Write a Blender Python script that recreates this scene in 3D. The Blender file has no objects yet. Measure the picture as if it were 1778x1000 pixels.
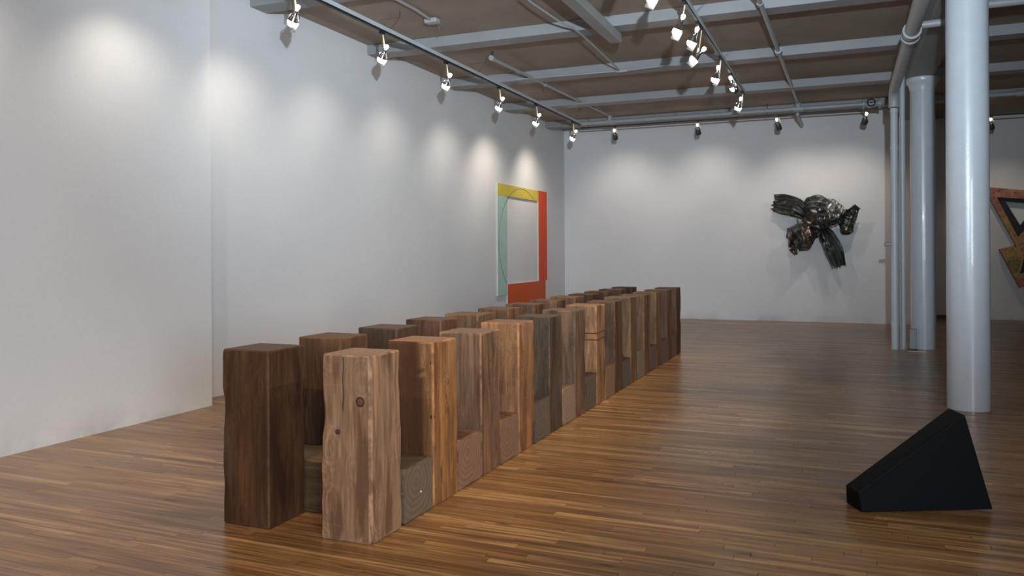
import bpy, bmesh, math, random
from mathutils import Vector, Matrix, Euler, noise
random.seed(7)
sc = bpy.context.scene
col = sc.collection
PI = math.pi

# ------------------------------------------------------------------ camera
FPX, PSI, CAMH, HOR, ROLL = 1390.0, 0.3934, 1.415, 438.0, 0.0055
cd = bpy.data.cameras.new('camera'); cam = bpy.data.objects.new('camera', cd); col.objects.link(cam)
cd.sensor_width = 36.0; cd.lens = 36.0*FPX/1778.0; cd.shift_y = -(500.0-HOR)/1778.0; cd.clip_end = 100
cam.matrix_world = Matrix.Translation((0, 0, CAMH)) @ Matrix.Rotation(PSI, 4, 'Z') @ Matrix.Rotation(PI/2, 4, 'X') @ Matrix.Rotation(-ROLL, 4, 'Z')
sc.camera = cam

# ------------------------------------------------------------------ world, lights, exposure
sc.view_settings.view_transform = 'Standard'; sc.view_settings.look = 'None'
sc.view_settings.gamma = 1; sc.view_settings.use_curve_mapping = False
sc.view_settings.exposure = 0.0
w = bpy.data.worlds.new('world'); sc.world = w; w.use_nodes = True
w.node_tree.nodes['Background'].inputs[0].default_value = (0.9, 0.85, 0.8, 1)
w.node_tree.nodes['Background'].inputs[1].default_value = 0.01

WARM = (1.0, 0.80, 0.60)
def spot(name, loc, target, energy, size, blend, colr, radius=0.04):
    l = bpy.data.lights.new(name, 'SPOT'); l.energy = energy; l.spot_size = math.radians(size); l.spot_blend = blend
    l.color = colr; l.shadow_soft_size = radius
    o = bpy.data.objects.new(name, l); col.objects.link(o); o.location = loc
    o.rotation_euler = (Vector(target)-Vector(loc)).to_track_quat('-Z', 'Y').to_euler()
    return o
def area(name, loc, target, energy, sx, sy, colr):
    l = bpy.data.lights.new(name, 'AREA'); l.energy = energy; l.shape = 'RECTANGLE'; l.size = sx; l.size_y = sy; l.color = colr
    o = bpy.data.objects.new(name, l); col.objects.link(o); o.location = loc
    o.rotation_euler = (Vector(target)-Vector(loc)).to_track_quat('-Z', 'Y').to_euler()
    return o
# photographer's lamp on a stand just right of and above the camera, tipped up and down the room
spot('photo_lamp', (0.30, 0.3, 2.35), (-5.2, 17.0, 6.2), 3100, 80, 1.0, (0.74, 0.88, 1.0), 0.05)
# added cool fill light from the front right, behind the camera
wd = area('cool_fill_area', (3.4, -3.2, 2.0), (-5.5, 4.8, 0.7), 215, 3.2, 1.8, (0.78, 0.88, 1.0)); wd.data.spread = math.radians(95)
# added warm fill spots without fixtures, right of and behind camera, for timbers and floor
spot('side_fill_spot', (2.2, 4.0, 3.6), (-2.1, 4.6, 0.45), 420, 40, 0.9, WARM)
spot('side_fill_spot', (2.2, 6.6, 3.6), (-2.1, 7.0, 0.45), 420, 38, 0.9, WARM)
spot('side_fill_spot', (2.2, 9.6, 3.6), (-2.1, 9.8, 0.4), 330, 38, 0.9, WARM)
spot('rear_fill_spot', (0.2, -0.6, 3.6), (-2.6, 3.6, 0.5), 90, 50, 0.8, WARM)
spot('rear_fill_spot', (1.6, 0.0, 3.6), (0.4, 4.6, 0.0), 190, 76, 0.9, WARM)
spot('rear_fill_spot', (-2.6, 0.6, 3.6), (-4.0, 3.6, 0.0), 240, 75, 1.0, WARM)
E_WASH, E_BACK, E_MID = 56, 46, 110

# ------------------------------------------------------------------ projection helpers (pixel of the 1778x1000 frame -> point on a real plane)
CP, SP = math.cos(PSI), math.sin(PSI)
def ray(x, y):
    u0, v0 = x-889.0, y-HOR
    v = (v0+ROLL*u0); u = u0-ROLL*v0
    a = u/FPX; b = -v/FPX
    return Vector((a*CP-SP, a*SP+CP, b))
def on_x(x, y, X): r = ray(x, y); t = X/r.x; return Vector((X, r.y*t, CAMH+r.z*t))
def on_y(x, y, Y): r = ray(x, y); t = Y/r.y; return Vector((r.x*t, Y, CAMH+r.z*t))

# ------------------------------------------------------------------ object helpers
def link(name, me, mats, parent=None, **kw):
    o = bpy.data.objects.new(name, me); col.objects.link(o)
    for m in (mats if isinstance(mats, (list, tuple)) else [mats]): me.materials.append(m)
    if parent: o.parent = parent
    for k, v in kw.items(): o[k] = v
    return o
def obj(name, bm, mats, parent=None, smooth=None, **kw):
    me = bpy.data.meshes.new(name); bmesh.ops.recalc_face_normals(bm, faces=bm.faces); bm.to_mesh(me); bm.free()
    o = link(name, me, mats, parent, **kw)
    if smooth is not None:
        me.polygons.foreach_set('use_smooth', [True]*len(me.polygons))
        me.set_sharp_from_angle(angle=math.radians(smooth))
    return o
def empty(name, loc, label=None, category=None, group=None, rot=(0, 0, 0)):
    o = bpy.data.objects.new(name, None); col.objects.link(o); o.location = loc; o.rotation_euler = rot; o.empty_display_size = 0.1
    tag(o, label, category, group); return o
def tag(o, label=None, category=None, group=None, kind=None):
    if label: o['label'] = label
    if category: o['category'] = category
    if group: o['group'] = group
    if kind: o['kind'] = kind
    return o
def bm_new(): return bmesh.new()
def box(bm, a, b, bevel=0.0, M=None):
    r = bmesh.ops.create_cube(bm, size=1.0)
    c = [(a[i]+b[i])/2 for i in range(3)]; s = [abs(b[i]-a[i]) for i in range(3)]
    m = Matrix.Translation(c) @ Matrix.Diagonal((s[0], s[1], s[2], 1))
    if M is not None: m = M @ m
    bmesh.ops.transform(bm, matrix=m, verts=r['verts'])
    if bevel:
        es = list({e for v in r['verts'] for e in v.link_edges})
        bmesh.ops.bevel(bm, geom=es, offset=bevel, segments=2, affect='EDGES', profile=0.5)
    return bm
def frame_of(d):
    d = d.normalized(); up = Vector((0, 0, 1)) if abs(d.z) < 0.95 else Vector((1, 0, 0))
    a = d.cross(up).normalized(); return a, a.cross(d).normalized()
def tube(bm, pts, r, seg=12, caps=True):
    pts = [Vector(p) for p in pts]; rr = r if isinstance(r, (list, tuple)) else [r]*len(pts)
    rings = []; a = b = None
    for i, p in enumerate(pts):
        d = (pts[min(i+1, len(pts)-1)]-pts[max(i-1, 0)]).normalized()
        if a is None: a, b = frame_of(d)
        else:
            a = (a-d*a.dot(d)).normalized(); b = a.cross(d).normalized()
        rings.append([bm.verts.new(p+(a*math.cos(2*PI*k/seg)+b*math.sin(2*PI*k/seg))*rr[i]) for k in range(seg)])
    for i in range(len(rings)-1):
        for k in range(seg):
            bm.faces.new((rings[i][k], rings[i][(k+1) % seg], rings[i+1][(k+1) % seg], rings[i+1][k]))
    if caps: bm.faces.new(rings[0]); bm.faces.new(rings[-1][::-1])
    return bm
def lathe(bm, prof, seg=24, M=None, cap=True):
    rings = []
    for (r, z) in prof:
        vs = [Vector((r*math.cos(2*PI*k/seg), r*math.sin(2*PI*k/seg), z)) for k in range(seg)]
        rings.append([bm.verts.new((M @ v) if M is not None else v) for v in vs])
    for i in range(len(rings)-1):
        for k in range(seg):
            bm.faces.new((rings[i][k], rings[i][(k+1) % seg], rings[i+1][(k+1) % seg], rings[i+1][k]))
    if cap: bm.faces.new(rings[0]); bm.faces.new(rings[-1])
    return bm
def prism(bm, poly, off):
    a = [bm.verts.new(p) for p in poly]; b = [bm.verts.new(Vector(p)+off) for p in poly]
    bm.faces.new(a); bm.faces.new(b[::-1]); n = len(a)
    for i in range(n): bm.faces.new((a[i], a[(i+1) % n], b[(i+1) % n], b[i]))
    return bm

# ------------------------------------------------------------------ materials
def mat(name):
    m = bpy.data.materials.new(name); m.use_nodes = True; nt = m.node_tree
    return m, nt, nt.nodes['Principled BSDF'], nt.nodes, nt.links
def srgb(r, g, b):
    f = lambda c: (c/255/12.92) if c/255 <= 0.04045 else ((c/255+0.055)/1.055)**2.4
    return (f(r), f(g), f(b), 1)
def node(N, t, **kw):
    n = N.new(t)
    for k, v in kw.items(): setattr(n, k, v)
    return n
def math_(N, L, op, a, b=None, clamp=False):
    n = node(N, 'ShaderNodeMath', operation=op, use_clamp=clamp)
    for i, v in enumerate((a, b)):
        if v is None: continue
        if hasattr(v, 'links') or hasattr(v, 'is_linked'): L.new(v, n.inputs[i])
        else: n.inputs[i].default_value = v
    return n.outputs[0]
def mapr(N, L, v, a, b, c=0.0, d=1.0, smooth=False):
    n = node(N, 'ShaderNodeMapRange'); n.inputs[1].default_value = a; n.inputs[2].default_value = b
    n.inputs[3].default_value = c; n.inputs[4].default_value = d
    if smooth: n.interpolation_type = 'SMOOTHSTEP'
    L.new(v, n.inputs[0]); return n.outputs[0]
def mix(N, L, f, a, b, mode='MIX'):
    n = node(N, 'ShaderNodeMix', data_type='RGBA', blend_type=mode)
    for s, v in ((0, f), (6, a), (7, b)):
        if hasattr(v, 'is_linked'): L.new(v, n.inputs[s])
        else: n.inputs[s].default_value = v
    return n.outputs[2]
def noise_(N, L, vec, scale, detail=3, rough=0.5, dist=0.0):
    n = node(N, 'ShaderNodeTexNoise'); n.inputs['Scale'].default_value = scale; n.inputs['Detail'].default_value = detail
    n.inputs['Roughness'].default_value = rough; n.inputs['Distortion'].default_value = dist
    if vec is not None: L.new(vec, n.inputs['Vector'])
    return n.outputs[0]
def bump(N, L, h, strength, dist, bsdf):
    n = node(N, 'ShaderNodeBump'); n.inputs['Strength'].default_value = strength; n.inputs['Distance'].default_value = dist
    L.new(h, n.inputs['Height']); L.new(n.outputs[0], bsdf.inputs['Normal'])
def paint(name, c, rough=0.5, var=0.04, scale=3.0, bmp=0.0, metal=0.0, spec=0.5, coat=0.0):
    m, nt, B, N, L = mat(name)
    tc = node(N, 'ShaderNodeTexCoord')
    n = noise_(N, L, tc.outputs['Object'], scale, 5, 0.6)
    c2 = (c[0]*(1-var*4), c[1]*(1-var*4), c[2]*(1-var*4), 1)
    L.new(mix(N, L, mapr(N, L, n, 0.35, 0.75), c, c2), B.inputs['Base Color'])
    B.inputs['Roughness'].default_value = rough; B.inputs['Metallic'].default_value = metal
    B.inputs['Specular IOR Level'].default_value = spec; B.inputs['Coat Weight'].default_value = coat
    if bmp:
        n2 = noise_(N, L, tc.outputs['Object'], 60, 4, 0.6); bump(N, L, n2, bmp, 0.004, B)
    return m
def wall_mat():
    m, nt, B, N, L = mat('white_wall_paint')
    tc = node(N, 'ShaderNodeTexCoord'); g = node(N, 'ShaderNodeNewGeometry')
    P = g.outputs['Position']
    big = noise_(N, L, P, 0.9, 4, 0.55); fine = noise_(N, L, P, 35, 4, 0.7)
    base = mix(N, L, mapr(N, L, big, 0.3, 0.7), srgb(217, 216, 215), srgb(210, 210, 211))
    base = mix(N, L, mapr(N, L, fine, 0.3, 0.7, 0.0, 0.35), base, srgb(199, 199, 200))
    # scuffs near the floor
    sx = node(N, 'ShaderNodeSeparateXYZ'); L.new(P, sx.inputs[0])
    low = mapr(N, L, sx.outputs[2], 0.32, 0.0, 0.0, 1.0)
    sc_ = noise_(N, L, P, 1.7, 6, 0.65)
    dirt = math_(N, L, 'MULTIPLY', math_(N, L, 'MULTIPLY', low, low), mapr(N, L, sc_, 0.44, 0.66), clamp=True)
    base = mix(N, L, math_(N, L, 'MULTIPLY', dirt, 0.4), base, srgb(120, 118, 116))
    # few specks
    v = node(N, 'ShaderNodeTexVoronoi'); v.inputs['Scale'].default_value = 1.1; L.new(P, v.inputs['Vector'])
    speck = mapr(N, L, v.outputs['Distance'], 0.012, 0.016, 0.8, 0.0)
    base = mix(N, L, speck, base, srgb(70, 65, 60))
    L.new(base, B.inputs['Base Color']); B.inputs['Roughness'].default_value = 0.75; B.inputs['Specular IOR Level'].default_value = 0.25
    bump(N, L, noise_(N, L, P, 120, 3, 0.6), 0.12, 0.003, B)
    return m
def floor_mat(name):
    m, nt, B, N, L = mat(name)
    at = node(N, 'ShaderNodeAttribute', attribute_name='tone')
    g = node(N, 'ShaderNodeNewGeometry'); P = g.outputs['Position']
    mp = node(N, 'ShaderNodeMapping'); mp.inputs['Scale'].default_value = (1.6, 45, 1)
    off = node(N, 'ShaderNodeVectorMath', operation='ADD'); L.new(P, off.inputs[0])
    vs = node(N, 'ShaderNodeVectorMath', operation='SCALE'); L.new(at.outputs['Vector'], vs.inputs[0]); vs.inputs['Scale'].default_value = 37.0
    L.new(vs.outputs[0], off.inputs[1]); L.new(off.outputs[0], mp.inputs[0])
    gr = noise_(N, L, mp.outputs[0], 1.0, 6, 0.62, 0.0)
    mp2 = node(N, 'ShaderNodeMapping'); mp2.inputs['Scale'].default_value = (0.8, 9.0, 1); L.new(P, mp2.inputs[0])
    wear = noise_(N, L, mp2.outputs[0], 1.0, 5, 0.6, 0.0)
    big = noise_(N, L, P, 0.45, 3, 0.5)
    ramp = node(N, 'ShaderNodeValToRGB'); e = ramp.color_ramp.elements
    e[0].position = 0.0; e[0].color = srgb(108, 76, 44); e[1].position = 1.0; e[1].color = srgb(214, 170, 116)
    k = e.new(0.5); k.color = srgb(164, 122, 76)
    L.new(at.outputs['Fac'], ramp.inputs[0])
    c = mix(N, L, mapr(N, L, gr, 0.40, 0.62, 0.0, 0.85), ramp.outputs[0], srgb(92, 56, 28))
    c = mix(N, L, mapr(N, L, wear, 0.48, 0.72, 0.0, 0.7), c, srgb(84, 58, 36))
    c = mix(N, L, mapr(N, L, big, 0.4, 0.7, 0.0, 0.45), c, srgb(172, 132, 88))
    v = node(N, 'ShaderNodeTexVoronoi'); v.inputs['Scale'].default_value = 1.0
    mp3 = node(N, 'ShaderNodeMapping'); mp3.inputs['Scale'].default_value = (2.2, 9.0, 1); L.new(P, mp3.inputs[0]); L.new(mp3.outputs[0], v.inputs['Vector'])
    sp = mapr(N, L, v.outputs['Distance'], 0.06, 0.13, 0.75, 0.0)
    c = mix(N, L, sp, c, srgb(52, 34, 20))
    L.new(c, B.inputs['Base Color'])
    r = mapr(N, L, wear, 0.3, 0.8, 0.24, 0.42); L.new(r, B.inputs['Roughness'])
    B.inputs['Specular IOR Level'].default_value = 0.4; B.inputs['Coat Weight'].default_value = 0.15; B.inputs['Coat Roughness'].default_value = 0.2
    bump(N, L, gr, 0.15, 0.002, B)
    return m
def timber_mat():
    m, nt, B, N, L = mat('weathered_timber')
    tc = node(N, 'ShaderNodeTexCoord'); oi = node(N, 'ShaderNodeObjectInfo')
    off = node(N, 'ShaderNodeVectorMath', operation='SCALE'); L.new(oi.outputs['Location'], off.inputs[0]); off.inputs['Scale'].default_value = 7.31
    add = node(N, 'ShaderNodeVectorMath', operation='ADD'); L.new(tc.outputs['Object'], add.inputs[0]); L.new(off.outputs[0], add.inputs[1])
    P = add.outputs[0]
    def mapped(s):
        mp = node(N, 'ShaderNodeMapping'); mp.inputs['Scale'].default_value = s; L.new(P, mp.inputs[0]); return mp.outputs[0]
    # grain bends round the knots
    kn = node(N, 'ShaderNodeTexVoronoi'); kn.inputs['Scale'].default_value = 1.0; L.new(mapped((5.2, 5.2, 3.4)), kn.inputs['Vector'])
    kd = kn.outputs['Distance']
    gsc = node(N, 'ShaderNodeVectorMath', operation='ADD')
    L.new(mapped((34, 34, 2.2)), gsc.inputs[0])
    kk = node(N, 'ShaderNodeCombineXYZ'); kv = mapr(N, L, kd, 0.0, 0.5, 1.6, 0.0); L.new(kv, kk.inputs[0]); L.new(kv, kk.inputs[1]); L.new(kk.outputs[0], gsc.inputs[1])
    grain = noise_(N, L, gsc.outputs[0], 1.0, 5, 0.65, 0.8)
    wav = node(N, 'ShaderNodeTexWave', wave_type='BANDS', bands_direction='DIAGONAL'); wav.inputs['Scale'].default_value = 1.3
    wav.inputs['Distortion'].default_value = 6.0; wav.inputs['Detail'].default_value = 3; wav.inputs['Detail Scale'].default_value = 0.6
    wm = node(N, 'ShaderNodeVectorMath', operation='ADD'); L.new(mapped((9, 9, 0.55)), wm.inputs[0]); L.new(kk.outputs[0], wm.inputs[1])
    L.new(wm.outputs[0], wav.inputs['Vector'])
    blotch = noise_(N, L, mapped((4.5, 4.5, 2.0)), 1.0, 4, 0.6)
    stain = noise_(N, L, mapped((7.0, 7.0, 1.4)), 1.0, 3, 0.55, 0.3)
    crack = noise_(N, L, mapped((17, 17, 0.7)), 1.0, 2, 0.4)
    saw = noise_(N, L, mapped((1.0, 1.0, 55)), 1.0, 2, 0.5)
    col_ = oi.outputs['Color']
    hv = lambda c, h, s, v: None
    dark = mix(N, L, 1.0, col_, (0.34, 0.27, 0.21, 1), 'MULTIPLY')
    grey = mix(N, L, 0.35, col_, (0.10, 0.085, 0.07, 1))
    light = mix(N, L, 1.0, col_, (1.7, 1.55, 1.4, 1), 'MULTIPLY')
    c = mix(N, L, mapr(N, L, grain, 0.40, 0.62, 0.0, 0.7), col_, dark)
    c = mix(N, L, math_(N, L, 'MULTIPLY', wav.outputs['Fac'], 0.30), c, dark)
    c = mix(N, L, mapr(N, L, blotch, 0.48, 0.68, 0.0, 0.6), c, grey)
    c = mix(N, L, mapr(N, L, stain, 0.56, 0.66, 0.0, 0.5), c, light)
    c = mix(N, L, mapr(N, L, stain, 0.46, 0.36, 0.0, 0.9), c, dark)
    c = mix(N, L, mapr(N, L, saw, 0.6, 0.75, 0.0, 0.10), c, light)
    cm = noise_(N, L, mapped((3.0, 3.0, 1.3)), 1.0, 2, 0.5)
    cl_ = math_(N, L, 'ABSOLUTE', math_(N, L, 'SUBTRACT', crack, 0.5))
    cf = math_(N, L, 'MULTIPLY', mapr(N, L, cl_, 0.006, 0.002, 0.0, 1.0), mapr(N, L, cm, 0.56, 0.60, 0.0, 1.0), clamp=True)
    c = mix(N, L, math_(N, L, 'MULTIPLY', cf, 0.85), c, (0.012, 0.008, 0.005, 1))
    ksep = node(N, 'ShaderNodeSeparateColor'); L.new(kn.outputs['Color'], ksep.inputs[0])
    krad = mapr(N, L, ksep.outputs[0], 0.55, 1.0, 0.0, 0.17)
    fine = noise_(N, L, mapped((90, 90, 5)), 1.0, 4, 0.7)
    c = mix(N, L, mapr(N, L, fine, 0.45, 0.65, 0.0, 0.45), c, dark)
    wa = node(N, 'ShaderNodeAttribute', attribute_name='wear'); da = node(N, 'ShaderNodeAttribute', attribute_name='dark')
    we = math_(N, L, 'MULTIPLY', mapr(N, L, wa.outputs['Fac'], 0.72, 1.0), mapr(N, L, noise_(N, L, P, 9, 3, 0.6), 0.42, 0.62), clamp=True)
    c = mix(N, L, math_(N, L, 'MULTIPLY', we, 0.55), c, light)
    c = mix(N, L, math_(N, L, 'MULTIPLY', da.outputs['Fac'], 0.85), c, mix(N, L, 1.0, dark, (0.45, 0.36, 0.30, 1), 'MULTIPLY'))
    knot = mapr(N, L, math_(N, L, 'SUBTRACT', kd, krad), -0.05, 0.0, 0.8, 0.0, True)
    kdark = mix(N, L, 1.0, col_, (0.18, 0.13, 0.10, 1), 'MULTIPLY')
    c = mix(N, L, knot, c, kdark)
    # end grain
    vt = node(N, 'ShaderNodeVectorTransform', vector_type='NORMAL', convert_from='WORLD', convert_to='OBJECT')
    g = node(N, 'ShaderNodeNewGeometry'); L.new(g.outputs['Normal'], vt.inputs[0])
    sx = node(N, 'ShaderNodeSeparateXYZ'); L.new(vt.outputs[0], sx.inputs[0])
    endf = mapr(N, L, math_(N, L, 'ABSOLUTE', sx.outputs[2]), 0.75, 0.9)
    ring = node(N, 'ShaderNodeTexWave', wave_type='RINGS', rings_direction='Z'); ring.inputs['Scale'].default_value = 9; ring.inputs['Distortion'].default_value = 5.0
    ring.inputs['Detail'].default_value = 3; rm = node(N, 'ShaderNodeMapping'); rm.inputs['Location'].default_value = (0.05, 0.03, 0); L.new(tc.outputs['Object'], rm.inputs[0]); L.new(rm.outputs[0], ring.inputs['Vector'])
    ec = mix(N, L, mapr(N, L, ring.outputs['Fac'], 0.2, 0.9, 0.0, 0.28), mix(N, L, 0.2, col_, (0.30, 0.26, 0.22, 1)), dark)
    en = noise_(N, L, P, 18, 5, 0.7)
    ec = mix(N, L, mapr(N, L, en, 0.45, 0.7, 0.0, 0.6), ec, grey)
    c = mix(N, L, endf, c, ec)
    L.new(c, B.inputs['Base Color']); B.inputs['Roughness'].default_value = 0.7; B.inputs['Specular IOR Level'].default_value = 0.35
    h = math_(N, L, 'ADD', grain, math_(N, L, 'MULTIPLY', cf, -2.0))
    bump(N, L, h, 0.45, 0.004, B)
    return m
def bow_mat():
    m, nt, B, N, L = mat('dark_plated_metal')
    tc = node(N, 'ShaderNodeTexCoord')
    n = noise_(N, L, tc.outputs['Object'], 9, 5, 0.6)
    n2 = noise_(N, L, tc.outputs['Object'], 40, 4, 0.6)
    at = node(N, 'ShaderNodeAttribute', attribute_name='tone')
    c = mix(N, L, mapr(N, L, n, 0.4, 0.65), (0.10, 0.10, 0.09, 1), (0.05, 0.045, 0.04, 1))
    oi = node(N, 'ShaderNodeObjectInfo')
    c = mix(N, L, 0.75, c, oi.outputs['Color'])
    c = mix(N, L, mapr(N, L, n2, 0.55, 0.8, 0.0, 0.4), c, (0.14, 0.09, 0.06, 1))
    L.new(c, B.inputs['Base Color']); B.inputs['Metallic'].default_value = 0.95
    L.new(mapr(N, L, n2, 0.3, 0.7, 0.28, 0.46), B.inputs['Roughness'])
    bump(N, L, n2, 0.1, 0.004, B)
    return m
def relief_mat():
    m, nt, B, N, L = mat('iridescent_relief_paint')
    tc = node(N, 'ShaderNodeTexCoord')
    n = noise_(N, L, tc.outputs['Object'], 2.6, 5, 0.65, 0.6); n2 = noise_(N, L, tc.outputs['Object'], 22, 5, 0.7)
    r = node(N, 'ShaderNodeValToRGB'); e = r.color_ramp.elements
    e[0].position = 0.30; e[0].color = srgb(120, 112, 62); e[1].position = 0.72; e[1].color = srgb(196, 128, 96)
    k = e.new(0.45); k.color = srgb(178, 140, 84); k = e.new(0.58); k.color = srgb(150, 92, 92)
    L.new(n, r.inputs[0])
    c = mix(N, L, mapr(N, L, n2, 0.52, 0.62, 0, 0.7), r.outputs[0], srgb(70, 56, 40))
    L.new(c, B.inputs['Base Color']); B.inputs['Roughness'].default_value = 0.5; B.inputs['Metallic'].default_value = 0.3
    bump(N, L, n2, 0.6, 0.02, B); return m
def emit(name, c, s):
    m, nt, B, N, L = mat(name)
    B.inputs['Base Color'].default_value = (0.8, 0.8, 0.8, 1); B.inputs['Emission Color'].default_value = c; B.inputs['Emission Strength'].default_value = s
    return m
M_WALL = wall_mat()
M_CEIL = paint('ceiling_paint', srgb(150, 137, 122), 0.7, 0.05, 2.0, 0.15)
M_BEAM = paint('beam_paint', srgb(142, 143, 143), 0.55, 0.03, 3.0, 0.1)
M_PIPE = paint('pipe_paint', srgb(160, 162, 163), 0.4, 0.03, 4.0)
M_COLUMN = paint('column_gloss_paint', srgb(188, 194, 200), 0.28, 0.015, 8.0, 0.25, coat=0.4)
M_FLOOR = floor_mat('strip_oak')
M_SUB = paint('dark_joint', srgb(40, 26, 16), 0.9)
M_WOOD = timber_mat()
M_BLACK = paint('matte_black_paint', srgb(9, 11, 16), 0.6, 0.02, 5.0, 0.1, spec=0.14)
M_TRACKGREY = paint('track_grey', srgb(196, 202, 206), 0.45)
M_TRACKBLACK = paint('track_black', srgb(24, 23, 22), 0.5)
M_CHROME = paint('lamp_chrome', (0.75, 0.74, 0.72, 1), 0.18, 0.02, 5, metal=1.0)
M_STAND = paint('standpipe_white', srgb(186, 190, 194), 0.4, 0.03, 4.0)
M_WHITEMETAL = paint('lamp_white_enamel', srgb(226, 222, 208), 0.4)
M_BRASS = paint('lamp_brass', srgb(120, 92, 40), 0.4, metal=0.6)
M_FLAG = paint('lamp_flag_grey', srgb(84, 86, 90), 0.45, metal=0.5)
M_GLOW = emit('lamp_glow', (1.0, 0.90, 0.76, 1), 28.0)
M_DIM = emit('lamp_inner_glow', (1.0, 0.90, 0.76, 1), 9.0)
M_BOW = bow_mat()
M_REL = relief_mat()
M_RELBLACK = paint('relief_black', srgb(20, 13, 14), 0.6)
M_YEL = paint('canvas_yellow', srgb(206, 186, 68), 0.7, 0.03, 6)
M_GRN = paint('canvas_pale_green', srgb(172, 200, 188), 0.7, 0.03, 6)
M_RED = paint('canvas_vermilion', srgb(222, 74, 16), 0.65, 0.02, 6)
M_ORG = paint('canvas_burnt_orange', srgb(206, 84, 14), 0.65, 0.03, 6)
M_EDGE = paint('canvas_edge', srgb(200, 200, 196), 0.8)
M_PENCIL = paint('pencil_graphite', srgb(96, 96, 88), 0.8)
M_WIRE = paint('wire_steel', srgb(96, 88, 78), 0.5, metal=0.5)
M_RUST = paint('rust_stain', srgb(70, 34, 22), 0.85)
M_GREYBOX = paint('grey_box', srgb(140, 142, 140), 0.5)

# ------------------------------------------------------------------ room shell
LX, NX, BY, BY2, CZ = -5.76, -5.46, 16.95, 18.75, 4.14
RX, FY = 7.5, -4.0
def slab(name, a, b, m, **kw): return obj(name, box(bm_new(), a, b), m, **kw)
fl = slab('floor', (LX-0.3, FY-0.2, -0.12), (RX+0.2, BY2+0.2, -0.012), M_SUB, kind='structure')
slab('ceiling', (LX-0.3, FY-0.2, CZ), (RX+0.2, BY2+0.2, CZ+0.2), M_CEIL, kind='structure')
slab('wall_left', (LX-0.3, FY-0.2, -0.02), (LX, BY+0.0, CZ), M_WALL, kind='structure')
slab('wall_left_near', (LX+0.001, FY-0.2, -0.004), (NX, 5.83, CZ-0.002), M_WALL, kind='structure')
slab('wall_back', (LX-0.3, BY, -0.004), (1.32, BY2+0.1, CZ-0.001), M_WALL, kind='structure')
slab('wall_back_far', (1.32, BY2, -0.004), (RX+0.2, BY2+0.2, CZ-0.001), M_WALL, kind='structure')
slab('wall_right', (RX, FY-0.2, -0.02), (RX+0.2, BY2, CZ-0.001), M_WALL, kind='structure')
slab('wall_front', (LX, FY-0.2, -0.02), (RX, FY, CZ-0.001), M_WALL, kind='structure')
slab('trim_1', (1.325, BY2-0.02, 0.002), (2.30, BY2-0.001, 0.07), paint('stained_threshold', srgb(92, 66, 42), 0.6), kind='structure')

# strip floor: each board has its own edges; the boards nearest the camera are objects of their own
SW = 0.0572; GAP = 0.0009
def board_mesh(verts, faces, tones, x0, x1, y0, tone, dz, n0):
    a, b, c, d = x0+GAP, x1-GAP, y0+GAP/2, y0+SW-GAP/2
    zt = dz; zb = -0.012; e = 0.0008
    verts += [(a, c, zb), (b, c, zb), (b, d, zb), (a, d, zb), (a, c, zt-e), (b, c, zt-e), (b, d, zt-e), (a, d, zt-e),
              (a+e, c+e, zt), (b-e, c+e, zt), (b-e, d-e, zt), (a+e, d-e, zt)]
    for f in ((0, 1, 5, 4), (1, 2, 6, 5), (2, 3, 7, 6), (3, 0, 4, 7), (4, 5, 9, 8), (5, 6, 10, 9), (6, 7, 11, 10), (7, 4, 8, 11), (8, 9, 10, 11)):
        faces.append(tuple(n0+i for i in f))
    tones += [tone]*12
def tone_attr(me, tones):
    at = me.attributes.new('tone', 'FLOAT', 'POINT'); at.data.foreach_set('value', tones)
def visible_px(x, y):
    d = -x*SP+y*CP
    if d < 0.5: return None
    return 889+FPX*(x*CP+y*SP)/d, HOR+FPX*CAMH/d
boards = []
rf = random.Random(11)
ny = int((BY2-FY)/SW)
for j in range(ny):
    y0 = FY+j*SW; x = LX-0.25-rf.random()*1.5
    run = rf.random()
    while x < RX+0.15:
        ln = rf.choice((0.35, 0.5, 0.7, 0.9, 1.2, 1.5, 1.9))*rf.uniform(0.85, 1.15)
        run = min(1, max(0, 0.25*run+0.75*min(1, max(0, rf.gauss(0.5, 0.27)))))
        x1 = min(x+ln, RX+0.15)
        xa = max(x, LX-0.25)
        if x1-xa > 0.02: boards.append((xa, x1, y0, run, rf.uniform(-0.0004, 0.0002)))
        x = x1
cand = []
for i, (xa, x1, y0, t, dz) in enumerate(boards):
    best = None
    for xs in (xa, (xa+x1)/2, x1):
        p = visible_px(xs, y0)
        if p and -10 < p[0] < 1790 and p[1] < 1010: best = max(best or 0, p[1])
    if best: cand.append((best, i))
cand.sort(reverse=True); own = {i for _, i in cand[:300]}
V, Fc, T = [], [], []
for i, (xa, x1, y0, t, dz) in enumerate(boards):
    if i in own:
        v, f, tt = [], [], []; board_mesh(v, f, tt, xa, x1, y0, t, dz, 0)
        me = bpy.data.meshes.new('floor_board'); me.from_pydata(v, [], f); tone_attr(me, tt)
        link('floor_board', me, M_FLOOR, fl)
    else: board_mesh(V, Fc, T, xa, x1, y0, t, dz, len(V))
me = bpy.data.meshes.new('floor_boards'); me.from_pydata(V, [], Fc); tone_attr(me, T)
link('floor_boards', me, M_FLOOR, fl, kind='stuff')

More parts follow.
